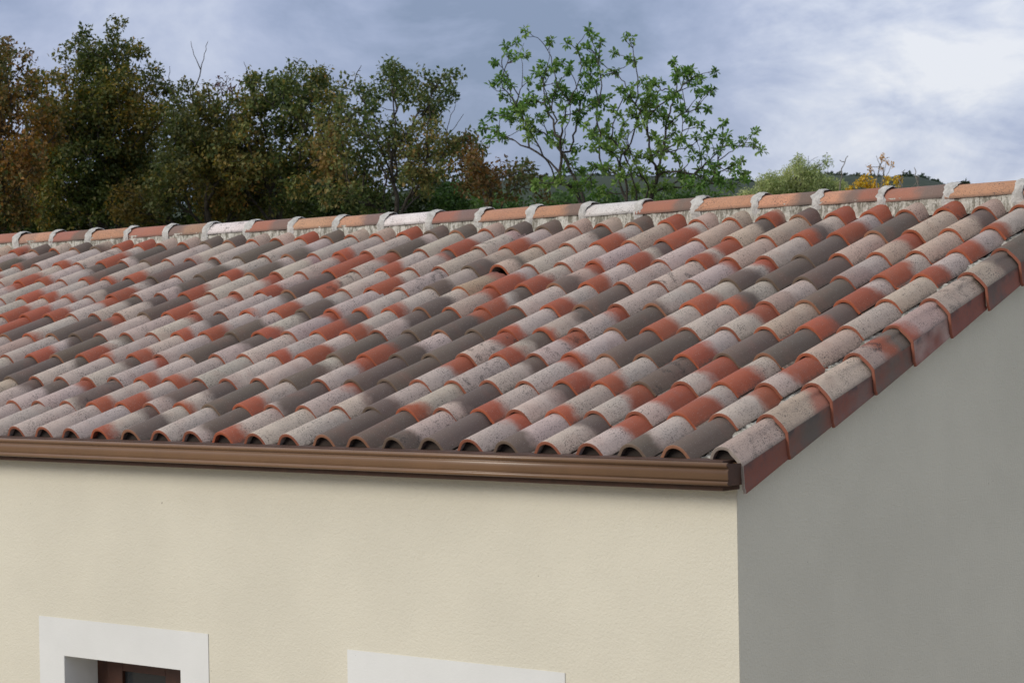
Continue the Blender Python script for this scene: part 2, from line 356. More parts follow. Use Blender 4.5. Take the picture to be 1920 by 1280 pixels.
def blob_points(blobs, D, density, dz=1.0, gap=.0):
    """crown points spread through clumps (photo x, y, radius in photo pixels) standing at distance D, each clump as deep as it is wide"""
    out = []
    for bl in blobs:
        x, y_, r = bl[:3]; rm = r * D / FPX; c = at(x, y_, D) ; c = c + FWD * rng.uniform(-1, 1) * dz
        n = max(3, int(density * (rm ** 2) * (bl[3] if len(bl) > 3 else 1)))
        q = rng.normal(size=(n, 3)); q /= np.linalg.norm(q, axis=1)[:, None]; q *= rng.uniform(0.0, 1, (n, 1)) ** (1 / 2.4) * rm
        out.append(c + q * np.array([1, 1, .9]))
    return np.vstack(out)
def tree(name, label, cat, D, base_px, blobs, pal, density=26, leafs=9, spread=.16, lsize=.075, group=None, bark='bark', aspect=.6, kind='kite',
         dz=1.0, bf=.35, rmax=.13, tip=.006, trans=None, stem=None, base_h=None, patch=.9, bare=(), rosette=False, fade=1.0):
    """one tree: Empty at the foot > trunk (with limbs and twigs), crown"""
    foot = at(base_px, 640, D); foot[2] = GZ
    pts = blob_points(fill(blobs) if cat == 'tree' and kind == 'kite' and name == 'oak_tree' else blobs, D, density, dz)
    if stem is None:
        lo = pts[:, 2].min(); c = pts.mean(0); k = 6
        roots = np.array([foot + (np.array([c[0], c[1], max(lo, GZ + 2.2)]) - foot) * (i / k) + np.array([*rng.normal(size=2) * .05, 0]) * (i > 0) for i in range(k + 1)])
    else:
        roots = np.array([foot] + [at(x, y_, D) for x, y_ in stem])
    extra = np.vstack([np.array([at(x, y_, D) + FWD * z for x, y_, z in br]) for br in bare]) if bare else np.zeros((0, 3))
    P, par, path = grow(np.vstack([pts, extra]), roots, bf)
    root = empty(name, tuple(foot), label=label, cat=cat, group=group)
    P0 = P - foot
    link('trunk', skeleton_mesh('trunk', P0, par, M[bark], rmax=rmax, tip=tip), None, root)
    nr = len(roots); ne = len(extra)
    src = P0[nr:len(P0) - ne] if ne else P0[nr:]
    # leaves hang round every crown point
    pal = np.array(pal, float)
    # neighbouring points share a colour mood so the crown shows patches
    ph = rng.uniform(0, 6.3, 3); f1 = np.sin(src[:, 0] * 1.7 / patch + ph[0]) + np.sin(src[:, 2] * 2.1 / patch + ph[1]) + np.sin((src[:, 1] + src[:, 0]) * 2.6 / patch + ph[2])
    mood = (f1 / 3 + 1) / 2
    idx = np.repeat(np.arange(len(src)), leafs); n = len(idx)
    off = rng.normal(size=(n, 3)); off *= (spread * rng.uniform(.2, 1, (n, 1)) ** .6) / np.linalg.norm(off, axis=1)[:, None]
    nrm = None
    if rosette: nrm = off / (np.linalg.norm(off, axis=1)[:, None] + 1e-9); off = off * .12
    LP = src[idx] + off
    m_ = np.clip(mood[idx] ** 1.35 + rng.normal(size=n) * .27, 0, .9999) * (len(pal) - 1)
    k0 = np.clip(m_.astype(int), 0, len(pal) - 2); t_ = (m_ - k0)[:, None]
    C = pal[k0] * (1 - t_) + pal[k0 + 1] * t_
    C = np.clip(C * 1.65 * rng.uniform(.7, 1.3, (n, 1)) * fade, .004, .8)
    sz = lsize * rng.uniform(.65, 1.25, n)
    link('crown', leaves_mesh('crown', LP, sz, C, M['leaf'], aspect, kind, nrm=nrm), None, root)
    return root
# ------------------------------------------------------------------ trees behind the house
def c3(L_): return [(860 + a * .3021, 30 + b * .3021, r * .3021) + tuple(x) for a, b, r, *x in L_]
def c2(L_): return [(400 + a * .2969, 60 + b * .2969, r * .2969 * (1.45 if r else 1)) + tuple(x) for a, b, r, *x in L_]
def fill(bl):
    """close the crown between neighbouring clumps"""
    out = list(bl)
    for i in range(len(bl)):
        for k in range(i + 1, len(bl)):
            a, b = bl[i], bl[k]; d = math.hypot(a[0] - b[0], a[1] - b[1])
            if (a[2] + b[2]) * .75 < d < (a[2] + b[2]) * 1.5 and random.random() < .5: out.append(((a[0] + b[0]) / 2, (a[1] + b[1]) / 2, min(a[2], b[2]) * .9))
    return out
OAK_DARK = [(.036, .052, .014), (.062, .078, .022), (.095, .098, .028), (.13, .11, .03), (.19, .14, .034), (.25, .15, .03)]
OAK_RUST = [(.04, .055, .016), (.055, .068, .02), (.075, .07, .024), (.105, .078, .025), (.15, .088, .028), (.21, .11, .033)]
OAK_MIX = [(.045, .066, .02), (.078, .10, .032), (.115, .12, .038), (.16, .135, .042), (.21, .155, .046), (.24, .135, .042)]
OAK_GREEN = [(.042, .066, .02), (.075, .10, .034), (.11, .12, .042), (.15, .13, .045), (.19, .125, .045)]
g_ = 'autumn oaks in the row behind the house'
kw = dict(density=115, leafs=32, spread=.15, lsize=.078, group=g_, bf=.5, tip=.0042)
tree('oak_tree', 'rust brown oak at the far end of the row of oaks', 'tree', 39, 0,
     [(5, 75, 16), (-5, 110, 30), (30, 130, 22), (45, 100, 10), (12, 170, 45), (60, 150, 16), (-40, 120, 50), (20, 230, 60), (62, 200, 25), (62, 290, 50, 1.5), (-20, 330, 70, 1.5), (90, 240, 30), (20, 400, 60, 1.6), (-60, 240, 70), (-50, 420, 60)], OAK_RUST, **kw)
tree('oak_tree', 'tallest dark green oak with a ragged two peaked top', 'tree', 42, 190,
     [(232, 55, 10, 1.4), (222, 70, 14), (243, 88, 12), (256, 88, 7), (150, 68, 9), (140, 85, 18), (175, 80, 12), (195, 92, 14), (228, 100, 18), (152, 115, 34, 1.4), (200, 125, 38, 1.5), (118, 130, 26, 1.3), (240, 145, 28), (100, 165, 28, 1.4), (160, 175, 60, 1.7), (225, 185, 52, 1.7), (105, 215, 50, 1.7),
      (277, 135, 22, 1.4), (288, 165, 30, 1.5), (262, 215, 50, 1.7), (170, 240, 65, 1.6), (300, 225, 38, 1.5), (85, 280, 48, 1.6), (232, 285, 60, 1.8), (140, 320, 60, 1.8), (60, 350, 50, 1.8), (200, 370, 60, 2), (100, 400, 40, 2), (290, 350, 50, 2)], OAK_DARK,
     bare=[[(205, 300, 0), (200, 240, -.2), (222, 200, -.4)], [(250, 210, -.3), (215, 250, -.3)], [(60, 300, -.3), (80, 245, -.4)]], **kw)
tree('oak_tree', 'lower brown olive oak with bare dead twigs standing out of its top', 'tree', 40, 395,
     [(345, 165, 16), (330, 195, 22), (365, 212, 26), (310, 240, 34, 1.3), (402, 180, 12), (392, 215, 35), (350, 262, 48, 1.6), (430, 235, 40), (400, 290, 58, 1.8), (340, 335, 58, 2), (450, 315, 56, 1.8), (400, 370, 58, 2), (470, 375, 50, 2), (250, 390, 50, 2)], [(.042, .056, .018), (.075, .078, .024), (.11, .095, .028), (.19, .13, .035)],
     bare=[[(362, 205, 0), (368, 180, 0), (372, 155, 0), (376, 128, 0), (384, 106, 0), (392, 90, 0), (390, 78, 0)], [(373, 128, 0), (364, 108, 0), (358, 95, 0), (358, 78, 0)], [(316, 170, 0), (314, 150, 0), (318, 124, 0)], [(308, 160, 0), (302, 142, 0)]], **kw)
tree('ash_tree', 'half bare tree with hanging dark purple seed clusters between the oaks', 'tree', 41, 425,
     [(405, 150, 12), (412, 170, 16), (425, 150, 12), (440, 165, 14), (448, 180, 12), (400, 165, 8), (430, 195, 22), (415, 215, 20)], [(.045, .022, .022), (.07, .035, .03), (.06, .045, .03)], density=90, leafs=8, spread=.09, lsize=.065, bf=.25, tip=.004)
kw2 = dict(kw); kw2.update(density=150, leafs=27)
tree('oak_tree', 'thinning green and amber oak with sky showing through its crown', 'tree', 40, 560,
     c2([(235, 285, 40), (255, 335, 45), (350, 285, 36), (450, 255, 30), (535, 230, 26), (400, 345, 46), (500, 345, 46), (600, 300, 36), (690, 262, 24), (620, 370, 46), (205, 415, 60, 1.3), (300, 445, 56), (130, 465, 50), (450, 465, 46), (560, 455, 46), (700, 330, 14), (120, 600, 70, 1.5), (240, 555, 60, 1.2), (350, 600, 56), (480, 600, 46), (600, 560, 46),
         (200, 720, 70, 1.6), (80, 750, 70, 2), (350, 760, 60, 1.4), (500, 740, 46), (420, 880, 60, 1.5), (280, 880, 60, 1.8), (520, 860, 60, 1.3), (120, 900, 70, 2), (60, 1040, 70, 2), (250, 1040, 60, 1.8), (420, 1050, 55, 1.4), (570, 1000, 60, 1.4)]) + [(560, 232, 26), (590, 262, 26), (565, 300, 28), (600, 312, 28), (622, 222, 26), (640, 192, 20), (632, 252, 26), (652, 292, 28), (622, 172, 18), (655, 165, 16), (500, 190, 22), (540, 175, 20), (575, 195, 22)], OAK_MIX,
     bare=[c2([(450, 1100, 0), (400, 980, 0)]), c2([(560, 860, 0), (500, 720, 0), (470, 600, 0), (450, 520, 0)]), c2([(440, 700, 0), (330, 665, 0), (260, 660, 0)]), c2([(200, 230, 0), (192, 190, 0)]), c2([(450, 230, 0), (500, 200, 0)])], **kw2)
tree('oak_tree', 'open crowned oak with a bare forked branch and one leafy arm', 'tree', 38.5, 730,
     c2([(970, 330, 22), (1000, 390, 32), (1125, 225, 24), (1110, 290, 34), (1195, 300, 24), (1240, 290, 14), (1150, 375, 42), (1060, 375, 32), (1240, 420, 44), (1350, 320, 24), (1440, 330, 30, 1.4), (1530, 318, 24, 1.5), (1495, 370, 26, 1.4), (1410, 425, 36), (1400, 470, 34), (1300, 420, 30), (1340, 520, 42), (900, 440, 40), (800, 420, 36),
         (850, 560, 52), (780, 610, 46), (1000, 540, 46), (1100, 600, 56), (950, 650, 46), (1200, 650, 56, 1.3), (1300, 700, 56, 1.3), (1400, 650, 46), (1480, 690, 56, 1.3), (1600, 690, 46, 1.4), (1550, 770, 46, 1.4), (1650, 760, 36, 1.4), (1700, 725, 26), (1000, 780, 46), (1100, 750, 56), (1250, 800, 46), (1380, 800, 46), (1500, 830, 36),
         (700, 560, 46), (700, 700, 46), (850, 790, 46), (700, 850, 60, 1.4), (860, 930, 60, 1.3), (1000, 950, 60, 1.1), (1280, 920, 55, 1.5), (740, 1040, 60, 1.7), (900, 1080, 60, 1.8), (1050, 1090, 50, 1.6), (1400, 930, 50), (1350, 1000, 40)]), OAK_GREEN,
     bare=[c2([(700, 1120, 0), (620, 950, 0), (560, 900, 0)]), c2([(960, 1080, 0), (1060, 960, 0), (1160, 850, 0)]), c2([(930, 1040, 0), (850, 860, 0), (800, 800, 0)]), c2([(730, 540, 0), (790, 440, 0), (850, 360, 0), (890, 290, 0), (915, 240, 0), (935, 212, 0)]), c2([(880, 300, 0), (930, 245, 0)]), c2([(780, 400, 0), (775, 320, 0)]), c2([(1050, 470, 0), (1080, 400, 0)]), c2([(1110, 480, 0), (1110, 300, 0)]), c2([(1470, 500, 0), (1530, 460, 0), (1580, 520, 0)]), c2([(1470, 580, 0), (1560, 575, 0)])], **kw2)
tree('oak_tree', 'low rust tinged oak between the open crowned oak and the large leaved tree', 'tree', 37, 960,
     c3([(30, 740, 50, 1.3), (60, 830, 66, 1.3), (100, 920, 60, 1.3), (300, 940, 56), (380, 975, 50), (250, 1010, 60), (430, 930, 30), (480, 1000, 46), (150, 1020, 60, 1.3), (60, 1080, 60, 1.5), (520, 1100, 40), (220, 1110, 60, 1.4), (370, 1100, 55, 1.2)]) + [(885, 300, 22), (900, 325, 25), (920, 345, 25), (870, 330, 25)], [(.036, .055, .018), (.055, .062, .022), (.08, .06, .022), (.12, .065, .024)], **kw2)
# the large leaved tree whose sprays stand against the sky
CT = [(410,140,30),(345,185,30),(290,215,28),(220,290,25),(300,270,25),(410,275,28),(270,345,28),(300,370,25),(350,300,20),(215,455,30),(255,425,28),(290,500,35),(320,450,30),(440,415,20),(565,190,14),(515,320,50),(490,350,30),(580,350,35),(620,295,15),(680,215,30),(640,240,20),(690,285,20),(670,350,25),(740,255,15),(530,400,30),(625,380,30),(450,500,55),(380,540,45),(620,480,50),(700,500,45),(560,510,40),(640,440,40),(820,110,30),(790,140,22),(810,200,35),(820,270,45),(880,230,40),(895,150,25),(770,310,20),(1035,190,35),(1090,260,30),(1050,300,25),(970,320,35),(960,255,10),(830,340,25),(870,380,28),(750,480,55),(800,420,40),(830,440,40),(880,510,55),(940,470,25),(760,400,25),(1120,420,30),(1080,430,25),(1150,450,30),(1210,390,45),(1275,380,22),(1000,490,35),(1060,520,50),(1180,500,45),(1240,480,40),(1160,570,60),(1080,600,50),(1335,285,25),(1345,330,30),(1430,320,22),(1380,330,25),(1515,350,35),(1555,390,18),(1400,400,60),(1350,380,30),(1480,400,30),(1550,450,22),(1575,460,12),(1340,490,30),(1410,550,28),(1500,500,20),(1300,540,50),(1250,600,50),(1490,570,18),(1550,575,16),(1480,630,18),(270,600,30),(200,630,35),(150,680,35),(240,690,30),(320,640,50),(390,600,50),(330,570,35),(450,640,45),(470,700,40),(400,720,40),(280,750,40),(190,730,25),(440,780,35),(520,620,40),(560,600,35),(640,600,30),(590,700,25),(650,660,25),(640,780,35),(600,800,25),(560,770,20),(760,590,45),(740,620,40),(820,580,40),(950,570,30),(990,620,30),(940,660,25),(860,650,25),(1010,680,20),(780,690,25),(860,710,35),(980,740,45),(910,740,40),(820,780,40),(750,800,40),(820,830,40),(870,820,40),(930,850,50),(1040,830,45),(1000,780,40),(1110,720,35),(1160,650,50),(1220,700,45),(1300,640,50),(1350,600,40),(1400,670,25),(1290,780,45),(1360,800,40),(1220,800,40),(1170,870,45),(1090,880,40),(1250,880,40),(1370,860,35),(1440,820,20),(1330,730,40),(1400,750,25),(1460,750,22),(1475,705,15),(1640,665,30),(1590,715,25),(1680,770,22),(1640,750,25),(1670,820,20),(1530,790,30),(1560,780,15),(1600,850,22),(1620,780,20),(1755,790,22),(1800,760,22),(1820,800,25),(1840,860,20),(1800,880,30),(1750,890,30),(1700,920,28),(1810,960,25),(1790,970,20),(1480,890,30),(1410,900,30),(1560,930,40),(1600,960,35),(1500,980,40),(1420,980,40),(1350,990,40),(1650,990,35),(1700,1000,30),(1770,1020,25),(700,870,35),(650,930,30),(760,940,45),(840,930,40),(900,960,50),(1000,960,40),(1080,970,40),(1170,960,50),(1240,970,40),(620,1010,40),(560,1030,45),(480,1050,45),(700,1060,50),(800,1040,50),(900,1070,50),(1000,1040,40),(1100,1060,50),(1200,1060,45),(1300,1060,50),(1400,1060,45),(1500,1070,45),(1600,1060,45),(1690,1070,40)]
STEMS = [[(560, 1150), (660, 1040), (600, 950), (540, 870), (490, 780), (455, 680), (400, 600), (350, 470), (300, 380)], [(660, 1000), (655, 880), (680, 740), (710, 660), (690, 560), (600, 420), (540, 370)], [(770, 1130), (765, 1010), (790, 900), (830, 780), (870, 680), (890, 560), (915, 450), (980, 370), (1040, 300)], [(905, 400), (870, 300), (840, 170)],
         [(850, 1000), (960, 930), (1050, 840), (1120, 740), (1180, 600), (1230, 450)], [(1170, 1130), (1200, 1000), (1240, 880), (1290, 740), (1350, 660), (1400, 560), (1430, 450)], [(1340, 680), (1450, 600), (1530, 490)], [(1480, 1100), (1590, 960), (1630, 860), (1640, 720)], [(1710, 870), (1740, 800)], [(370, 560), (385, 400), (385, 250), (405, 170)], [(560, 680), (550, 540), (520, 420)], [(575, 330), (572, 260), (566, 200)]]
tree('walnut_tree', 'tall open tree with large bright green leaves in loose sprays against the clouds', 'tree', 33, 1170, c3([(a, b, r * .95) for a, b, r in CT if b <= 900]) + c3([(a, b, r * 1.0, 1.0) for a, b, r in CT if b > 900]),
     [(.055, .11, .026), (.085, .16, .038), (.115, .19, .05), (.155, .22, .062), (.13, .18, .056)], density=820, leafs=10, spread=.07, lsize=.080, aspect=.44, kind='ovate', dz=.9, bf=.42, tip=.0029, rosette=True, rmax=.045, stem=[(1165, 470)],
     bare=[[(x, y_, random.uniform(-.5, .5) * 0) for x, y_ in [(860 + a * .3021, 30 + b * .3021) for a, b in s_]] for s_ in STEMS])
# thicket closing the view under the crowns
TH_ = [(-30, 'leftmost'), (150, ''), (330, ''), (510, ''), (690, ''), (850, ''), (1010, ''), (1180, ''), (1350, '')]
TL = ['dark thicket shrub under the rust brown oak', 'dark thicket shrub under the tallest oak', 'dark thicket shrub under the oak with dead twigs', 'dark thicket shrub under the thinning amber oak', 'dark thicket shrub under the open crowned oak',
      'dark thicket shrub beneath the tip of the leafy oak arm', 'green thicket shrub under the first stems of the large leaved tree', 'green thicket shrub under the middle of the large leaved tree', 'green thicket shrub under the outer sprays of the large leaved tree']
for k, ((x, _), lb) in enumerate(zip(TH_, TL)):
    top = [320, 330, 310, 300, 325, 375, 385, 385, 380][k]
    bl = []
    for _ in range(30 if k < 5 else 12): bl.append((x + random.uniform(-110, 110), random.uniform(top, 440), random.uniform(28, 50)))
    tree('shrub', lb, 'shrub', 45 + (k % 3), x, bl, [(.025, .042, .012), (.045, .064, .018), (.08, .082, .024)] if k < 5 else [(.03, .06, .016), (.055, .10, .028), (.085, .125, .036)], density=80, leafs=42, spread=.18, lsize=.09, group='shrubs of the thicket behind the house', bf=.3, tip=.004)
# far right: willow scrub, yellow shrub, saplings
tree('willow_tree', 'pale grey green willow scrub with wispy top, far behind the ridge', 'tree', 74, 1480,
     [(1492, 318, 17), (1475, 332, 17), (1500, 302, 9), (1490, 300, 8), (1432, 347, 18), (1412, 362, 18), (1450, 352, 24, 1.3), (1520, 335, 16), (1540, 318, 14), (1548, 304, 7), (1512, 352, 26, 1.4), (1556, 345, 16, 1.2), (1565, 358, 18, 1.3), (1480, 358, 22, 1.5), (1590, 362, 18, 1.4), (1575, 350, 10), (1500, 325, 18, 1.3), (1470, 345, 20, 1.5), (1395, 375, 18, 1.3), (1535, 345, 22, 1.4), (1440, 372, 22, 1.4), (1530, 368, 20, 1.5)],
     [(.15, .19, .075), (.21, .25, .105), (.28, .31, .14), (.32, .33, .16)], density=190, leafs=36, spread=.18, lsize=.10, aspect=.35, bf=.5, tip=.0050, rmax=.03,
     bare=[[(1515, 318, 0), (1516, 292, 0)], [(1537, 310, 0), (1534, 294, 0)], [(1546, 300, 0), (1553, 290, 0)], [(1528, 320, 0), (1527, 300, 0)]])
tree('shrub', 'small bright yellow shrub behind the ridge', 'shrub', 63, 1632, [(1603, 348, 8, 2), (1612, 338, 7, 2), (1625, 344, 10, 2), (1640, 352, 10, 2), (1598, 355, 8, 2), (1655, 350, 8, 1.5), (1672, 342, 9, 2), (1668, 332, 6, 1.5)], [(.36, .23, .03), (.46, .31, .035), (.30, .24, .05)], density=220, leafs=14, spread=.10, lsize=.09, bf=.5, tip=.004, rmax=.02)
tree('sapling', 'slim sapling with a few pale orange leaves above the yellow shrub', 'tree', 61, 1650, [(1630, 318, 5), (1668, 300, 5), (1660, 310, 6), (1645, 305, 6), (1672, 312, 5), (1650, 296, 5), (1636, 308, 5)], [(.34, .20, .09), (.42, .26, .10)], density=420, leafs=7, spread=.07, lsize=.065, bark='bark_pale', bf=.4, tip=.0055, rmax=.018,
     bare=[[(1650, 350, 0), (1649, 325, 0), (1644, 300, 0), (1643, 292, 0)], [(1650, 325, 0), (1668, 295, 0)], [(1649, 318, 0), (1656, 294, 0)]])
for lb, x, pp in (('thin leafless sapling between the willow scrub and the yellow shrub', 1578, [[(1576, 345, 0), (1577, 322, 0), (1582, 306, 0), (1590, 292, 0)], [(1578, 318, 0), (1574, 300, 0)]]),
                  ('thin leafless sapling just beyond the yellow shrub', 1693, [[(1692, 350, 0), (1692, 332, 0), (1697, 318, 0)], [(1692, 332, 0), (1689, 320, 0)]]),
                  ('furthest of the thin leafless saplings along the ridge', 1716, [[(1712, 350, 0), (1716, 330, 0), (1714, 314, 0)], [(1716, 330, 0), (1722, 318, 0)]])):
    tree('sapling', lb, 'tree', 60, x, [(pp[0][1][0], pp[0][1][1], 2)], [(.12, .11, .06), (.16, .13, .07)], density=50, leafs=1, spread=.05, lsize=.04, bark='bark_pale', tip=.008, rmax=.018, bare=pp, group='bare saplings beyond the ridge')
# distant wood over the hill, one mass nobody could count
LPp = []; LC = []
for _ in range(1900):
    x = random.uniform(560, 1880); yt = np.interp(x, [p_[0] for p_ in HP], [p_[1] for p_ in HP]); t_ = random.random() ** 1.3
    y_ = yt + 2 + t_ * 50; r = random.uniform(6, 13) * 900 / FPX; D = 905 - t_ * 120
    if x > 1740: r *= .6
    c = at(x, y_, D); n = 70; q = rng.normal(size=(n, 3)); q /= np.linalg.norm(q, axis=1)[:, None]; q *= rng.uniform(.5, 1, (n, 1)) * r
    LPp.append(c + q); b0 = rng.uniform(.75, 1.25); base = np.array([.038, .060, .036]) if random.random() < .8 else np.array([.060, .068, .036])
    LC.append(np.clip(base * b0 * rng.uniform(.8, 1.2, (n, 1)), .01, 1))
for x, y_, r in ((1808, 346, 7), (1815, 349, 7), (1802, 350, 6), (1822, 352, 5), (1798, 353, 5)):
    c = at(x, y_, 880); n = 90; q = rng.normal(size=(n, 3)); q /= np.linalg.norm(q, axis=1)[:, None]; LPp.append(c + q * rng.uniform(.3, 1, (n, 1)) * r * 880 / FPX); LC.append(np.clip(np.array([.04, .06, .035]) * rng.uniform(.8, 1.2, (n, 1)), .01, 1))
LPp = np.vstack(LPp); LC = np.vstack(LC)
o = link('distant_wood', leaves_mesh('distant_wood', LPp, rng.uniform(1.0, 2.0, len(LPp)), LC, M['leaf'], .9), None); tag(o, 'dark blue green wood covering the far hill', 'wood', kind='stuff')

# ------------------------------------------------------------------ the house
house = empty('house', (0, 0, GZ), label='beige rendered house with a low roof of multicoloured clay canal tiles', cat='house')
HX0, HX1, HY0, HY1 = -8.9, 5.045, .08, 7.20
RIDGE_Y, RIDGE_Z = 3.65, 1.333
E_ = .39972; RP = R_(19.11); S_ = .25; TH = math.tan(RP)
def hp(o):  # parent to the house and keep world coordinates
    o.parent = house; o.matrix_parent_inverse = Matrix.Translation((0, 0, -GZ)); return o
def wall_grid(xs, zs, holes, y, t):
    """wall in the XZ plane with openings: front faces, back faces and reveals"""
    b = MB()
    for i in range(len(xs) - 1):
        for k in range(len(zs) - 1):
            if (i, k) in holes:
                x0, x1, z0, z1 = xs[i], xs[i+1], zs[k], zs[k+1]
                b.add([(x0,y,z0),(x0,y+t,z0),(x0,y+t,z1),(x0,y,z1)], [(0,1,2,3)]); b.add([(x1,y,z0),(x1,y+t,z0),(x1,y+t,z1),(x1,y,z1)], [(3,2,1,0)])
                b.add([(x0,y,z0),(x1,y,z0),(x1,y+t,z0),(x0,y+t,z0)], [(0,1,2,3)]); b.add([(x0,y,z1),(x1,y,z1),(x1,y+t,z1),(x0,y+t,z1)], [(3,2,1,0)])
            else:
                b.add([(xs[i],y,zs[k]),(xs[i+1],y,zs[k]),(xs[i+1],y,zs[k+1]),(xs[i],y,zs[k+1])], [(0,1,2,3)])
                b.add([(xs[i],y+t,zs[k]),(xs[i+1],y+t,zs[k]),(xs[i+1],y+t,zs[k+1]),(xs[i],y+t,zs[k+1])], [(3,2,1,0)])
    return b
OX0, OX1, OZ0, OZ1 = .326, 1.322, -2.55, -1.326            # first opening
PX0, PX1, PZ1 = .107, 1.546, -1.112
QX0, QX1 = 2.596, 4.036                                    # second painted surround
O2X0, O2X1, O2Z0, O2Z1 = 2.81, 3.82, -2.55, -1.50
xs = [HX0, OX0, OX1, O2X0, O2X1, HX1]; zs = [GZ, OZ0, OZ1, -.10]
hp(wall_grid(xs, zs, {(1, 1), (3, 1)}, HY0, .26).build('front_wall', M['render']))
# gable wall: a 26 cm thick pentagon
def gable(x0, x1):
    b = MB(); pr = [(HY0 + .001, GZ), (HY1, GZ), (HY1, -.12), (RIDGE_Y, RIDGE_Z - .22), (HY0 + .001, -.12)]
    V = [(x1, y, z) for y, z in pr] + [(x0, y, z) for y, z in pr]
    b.add(V, [(0,1,2,3,4), (9,8,7,6,5)] + [(i, i + 5, (i + 1) % 5 + 5, (i + 1) % 5) for i in range(5)]); return b
hp(gable(HX1 - .255, HX1 + .002).build('gable_wall', M['render'], None, .004))
hp(gable(HX0 - .255, HX0 - .001).build('gable_wall', M['render']))
b = MB(); b.box((HX0, HY1 - .26, GZ), (HX1 - .26, HY1 - .003, -.12)); hp(b.build('back_wall', M['render']))
# painted surrounds, 5 mm proud, each one piece with its opening
def surround(x0, x1, z0, z1, ox0, ox1, oz0, oz1):
    b = MB(); y0, y1 = HY0 - .005, HY0 + .002
    b.box((x0, y0, oz1), (x1, y1, z1)); b.box((x0, y0, z0), (x1, y1, oz0)); b.box((x0, y0, oz0), (ox0, y1, oz1)); b.box((ox1, y0, oz0), (x1, y1, oz1))
    o = hp(b.build('window_surround', M['band']))
    return o
surround(PX0, PX1, -2.72, PZ1, OX0, OX1, OZ0, OZ1)
surround(QX0, QX1, -2.72, PZ1 - .003, O2X0, O2X1, O2Z0, -1.50 + .0)
b = MB(); b.box((O2X0, HY0 - .004, -1.50), (O2X1, HY0 + .25, OZ1)); hp(b.build('roller_shutter_box', M['band']))
def window(x0, x1, z0, z1, yf):
    g = bpy.data.objects.new('window', None); col.objects.link(g); hp(g); g.location = ((x0 + x1) / 2, yf, z0 - 0)
    pi = Matrix.Translation((-(x0 + x1) / 2, -yf, -z0))
    # white painted reveal lining, wood frame, two sashes, panes
    def put(b, nm, mt, bev=.004):
        o = b.build(nm, mt, None, bev); o.parent = g; o.matrix_parent_inverse = pi; return o
    b = MB(); w_ = .10; z1 += .13      # the head of the frame sits behind the lintel
    b.box((x0, yf, z0), (x0 + w_, yf + .07, z1)); b.box((x1 - w_, yf, z0), (x1, yf + .07, z1)); b.box((x0 + w_, yf, z1 - w_), (x1 - w_, yf + .07, z1)); b.box((x0 + w_, yf, z0), (x1 - w_, yf + .07, z0 + w_))
    put(b, 'frame', M['wood'])
    xm = x0 + .735
    for a, c_ in ((x0 + w_ + .002, xm - .002), (xm + .002, x1 - w_ - .002)):
        b = MB(); s = .13 if c_ < xm else .03; za, zb = z0 + w_ + .002, z1 - w_ - .002
        b.box((a, yf - .012, za), (a + s, yf + .04, zb)); b.box((c_ - s, yf - .012, za), (c_, yf + .04, zb)); b.box((a + s, yf - .012, zb - s), (c_ - s, yf + .04, zb)); b.box((a + s, yf - .012, za), (c_ - s, yf + .04, za + s))
        put(b, 'sash', M['wood'])
        b = MB(); b.box((a + s, yf + .01, za + s), (c_ - s, yf + .018, zb - s)); put(b, 'pane', M['glass'], 0)
    return g
window(OX0, OX1, OZ0, OZ1, HY0 + .245); window(O2X0, O2X1, O2Z0, -1.50, HY0 + .245)
for (x0, x1, z0, z1) in ((OX0, OX1, OZ0, OZ1), (O2X0, O2X1, O2Z0, -1.50)):
    b = MB()
    y0, y1 = HY0 - .004, HY0 + .243
    b.box((x0, y0, z0 + .003), (x0 + .003, y1, z1)); b.box((x1 - .003, y0, z0 + .003), (x1, y1, z1)); b.box((x0 + .003, y0, z1 - .003), (x1 - .003, y1, z1)); b.box((x0 - .03, y0 - .04, z0 - .03), (x1 + .03, y1, z0 + .003))
    hp(b.build('window_reveal', M['band']))


# fascia and gutter
b = MB(); b.box((HX0 - .25, -.055, -.196), (HX1 + .02, HY0 - .002, -.06)); hp(b.build('fascia_board', M['fascia'], None, .003))
prof = [(.022, -.072), (.022, -.160), (.010, -.1665), (-.090, -.1675), (-.101, -.1655), (-.1055, -.158), (-.1025, -.1505), (-.0935, -.1475), (-.0955, -.1440), (-.0995, -.1400), (-.1000, -.1050), (-.0975, -.0985), (-.0920, -.0940), (-.0925, -.0890), (-.1010, -.0860), (-.1085, -.0815), (-.1105, -.0745), (-.1070, -.0680), (-.0985, -.0660), (-.0900, -.0700)]
x0, x1 = HX0 - .28, 5.122; n = len(prof)
nseg = 8; V = [(x0 + (x1 - x0) * k / nseg, y, z) for k in range(nseg + 1) for y, z in prof]
F = [(k * n + i, (k + 1) * n + i, (k + 1) * n + i + 1, k * n + i + 1) for k in range(nseg) for i in range(n - 1)]
gut = link('gutter', mesh('gutter', V, F), M['gutter'], smooth=True); hp(gut)
sm = gut.modifiers.new('thick', 'SOLIDIFY'); sm.thickness = .0015; sm.offset = 1
for xx, sgn in ((x1, 1), (x0, -1)):
    V = [(xx, y, z) for y, z in prof] + [(xx + .003 * sgn, y, z) for y, z in prof]
    F = [tuple(range(n)), tuple(range(2 * n - 1, n - 1, -1))] + [(i, i + n, (i + 1) % n + n, (i + 1) % n) for i in range(n)]
    o = link('end_cap', mesh('end_cap', V, F), M['fascia']); o.parent = gut  # dark fascia colour on the caps stands in for shade on the gutter end

# ---- roof ----
roof = bpy.data.objects.new('roof', None); col.objects.link(roof); hp(roof)
ROOT_INV = Matrix.Identity(4)
def rp_(o): o.parent = roof; return o
